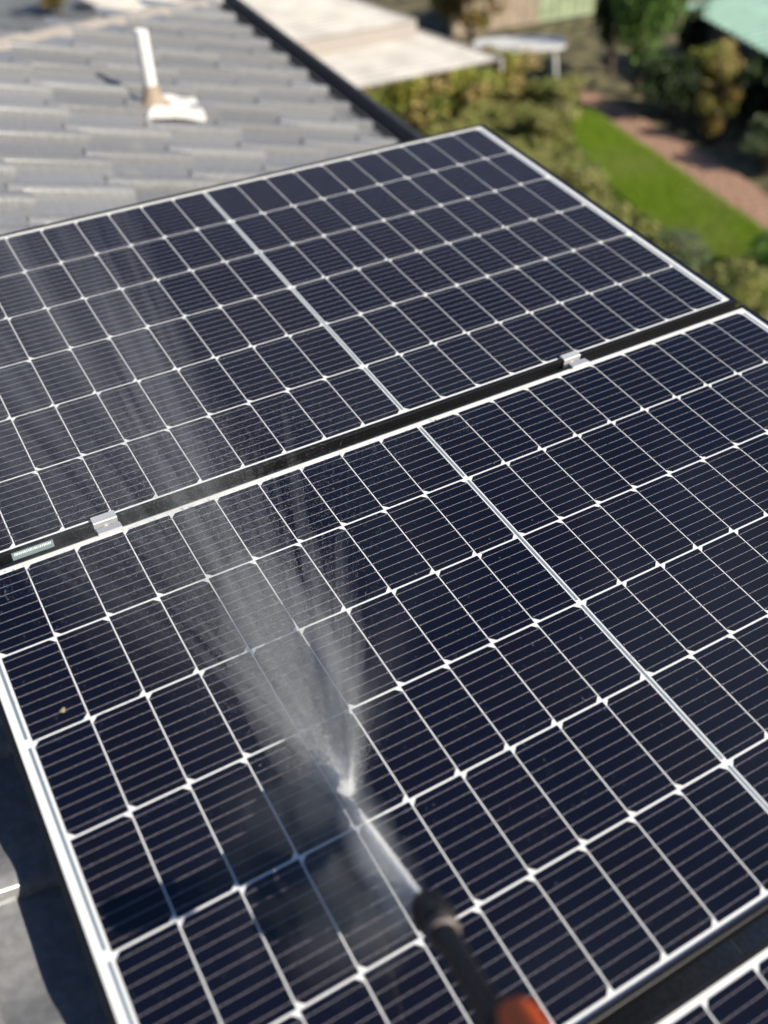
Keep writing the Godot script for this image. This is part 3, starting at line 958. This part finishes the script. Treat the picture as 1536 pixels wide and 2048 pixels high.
# ---------------------------------------------------------------- small things
func build_details() -> void:
	# sticker on the lower frame face of the farther panel
	var v := HALF_V - NEXT
	var o := thing("frame_sticker", "small grey blue serial sticker on the black frame beside a clamp", "sticker", Transform3D(PB, W(-0.738, v + 0.0004, -0.0065)))
	part("backing", box_mesh(Vector3(0.070, 0.017, 0.0006)), M.sticker, o)
	var r := RandomNumberGenerator.new()
	r.seed = 77
	var st := start()
	var x := -0.031
	while x < 0.030:
		var w := r.randf_range(0.0008, 0.0024)
		bx(st, Vector3(w, 0.0055, 0.0003), Vector3(x + w / 2, 0.0035, 0.0005))
		x += w + r.randf_range(0.0006, 0.0014)
	part("barcode", st.commit(), M.print, o)
	# fleck on the glass
	var at := P(126, 1420, 0.0022)
	var f := start()
	f.set_smooth_group(1)
	var pts := []
	for k in 9:
		var a := TAU * k / 9.0
		pts.append(Vector3(cos(a) * 0.0035 * (1.0 + 0.35 * sin(a * 3.0)), 0.0004, sin(a) * 0.0060 * (1.0 + 0.25 * cos(a * 2.0))))
	for k in 9:
		tri(f, Vector3(0.0006, 0.0028, 0), pts[k], pts[(k + 1) % 9])
	f.generate_normals()
	single("dirt_fleck", f.commit(), M.fleck, Transform3D(PB * Basis(Vector3.UP, -0.6), at), "small cream fleck of dirt stuck on a panel cell", "dirt")

# ----------------------------------------------------------------
func _ready() -> void:
	rng.seed = 2024
	PB = Basis(Vector3.RIGHT, deg_to_rad(TILT))
	right = PB * Vector3(0.86629602, 0.02791997, 0.49875012)
	down = PB * Vector3(-0.33496284, -0.70823262, 0.62145511)
	fwd = PB * Vector3(0.37058211, -0.70542684, -0.60418695)
	cam_at = W(CAM.x, CAM.y, CAM.z)
	# camera
	var cam := Camera3D.new()
	cam.name = "camera"
	add_child(cam)
	cam.transform = Transform3D(Basis(right, -down, -fwd).orthonormalized(), cam_at)
	var lens := CameraAttributesPhysical.new()
	lens.frustum_focal_length = 12.0 / (1024.0 / FOCAL)
	lens.frustum_focus_distance = 1.74
	lens.frustum_near = 0.05
	lens.frustum_far = 400.0
	lens.exposure_aperture = 23.34 / 21.0
	cam.attributes = lens
	cam.keep_aspect = Camera3D.KEEP_HEIGHT
	cam.fov = rad_to_deg(2.0 * atan(1024.0 / FOCAL))
	cam.near = 0.05
	cam.far = 400.0
	# sky
	var sky_mat := ProceduralSkyMaterial.new()
	sky_mat.sky_top_color = Color(0.235, 0.37, 0.57)
	sky_mat.sky_horizon_color = Color(0.62, 0.72, 0.83)
	sky_mat.sky_curve = 0.12
	sky_mat.ground_bottom_color = Color(0.30, 0.30, 0.26)
	sky_mat.ground_horizon_color = Color(0.55, 0.58, 0.60)
	var cn := FastNoiseLite.new()
	cn.seed = 12
	cn.frequency = 1.7
	cn.fractal_octaves = 5
	var ci := Image.create(768, 384, false, Image.FORMAT_RGBA8)
	for y in 384:
		var el := PI * (0.5 - (y + 0.5) / 384.0)
		for x in 768:
			var az := TAU * (x + 0.5) / 768.0
			var p := Vector3(cos(az) * cos(el), sin(el) * 1.6, sin(az) * cos(el))
			var c := smoothstep(0.0, 0.55, cn.get_noise_3d(p.x, p.y, p.z) + 0.10)
			ci.set_pixel(x, y, Color(1, 1, 1, c * 0.9))
	sky_mat.sky_cover = ImageTexture.create_from_image(ci)
	sky_mat.sky_cover_modulate = Color(0.62, 0.64, 0.66, 0.8)
	var sky := Sky.new()
	sky.sky_material = sky_mat
	var env := Environment.new()
	env.background_mode = Environment.BG_SKY
	env.sky = sky
	env.background_energy_multiplier = 0.6
	env.tonemap_mode = Environment.TONE_MAPPER_LINEAR
	env.tonemap_exposure = 1.5
	env.sdfgi_enabled = true
	env.ssao_enabled = true
	env.ssil_enabled = true
	env.volumetric_fog_enabled = true
	env.volumetric_fog_density = 0.0
	var we := WorldEnvironment.new()
	we.name = "world"
	we.environment = env
	add_child(we)
	# sun
	var sun := DirectionalLight3D.new()
	sun.name = "sun"
	sun.light_energy = 1.55
	sun.light_color = Color(1.0, 0.965, 0.90)
	sun.light_angular_distance = 0.5
	sun.shadow_enabled = true
	add_child(sun)
	var to_sun := (PB * Vector3(0.47, 1.0, 1.08)).normalized()
	sun.look_at_from_position(to_sun * 20.0, Vector3.ZERO, Vector3.UP)
	make_materials()
	build_roof()
	build_garden()
	build_rails()
	cellL = cell_mesh(false)
	cellR = cell_mesh(true)
	bus = busbar_mesh()
	solar_panel("middle solar panel hit by the water jet", 0.0, 0.0)
	solar_panel("solar panel next to the grey roof tiles and vent pipe", -NEXT, -0.002)
	solar_panel("solar panel beyond the bare gap, next to the orange grip", NEXT + 0.008, 0.0)
	panel_clamp(-0.612, -NEXT / 2.0, "silver clamp and bolt beside the frame sticker")
	panel_clamp(0.397, -NEXT / 2.0, "silver clamp and bolt far from the frame sticker")
	build_vent()
	build_details()
	build_lance()
	build_spray()
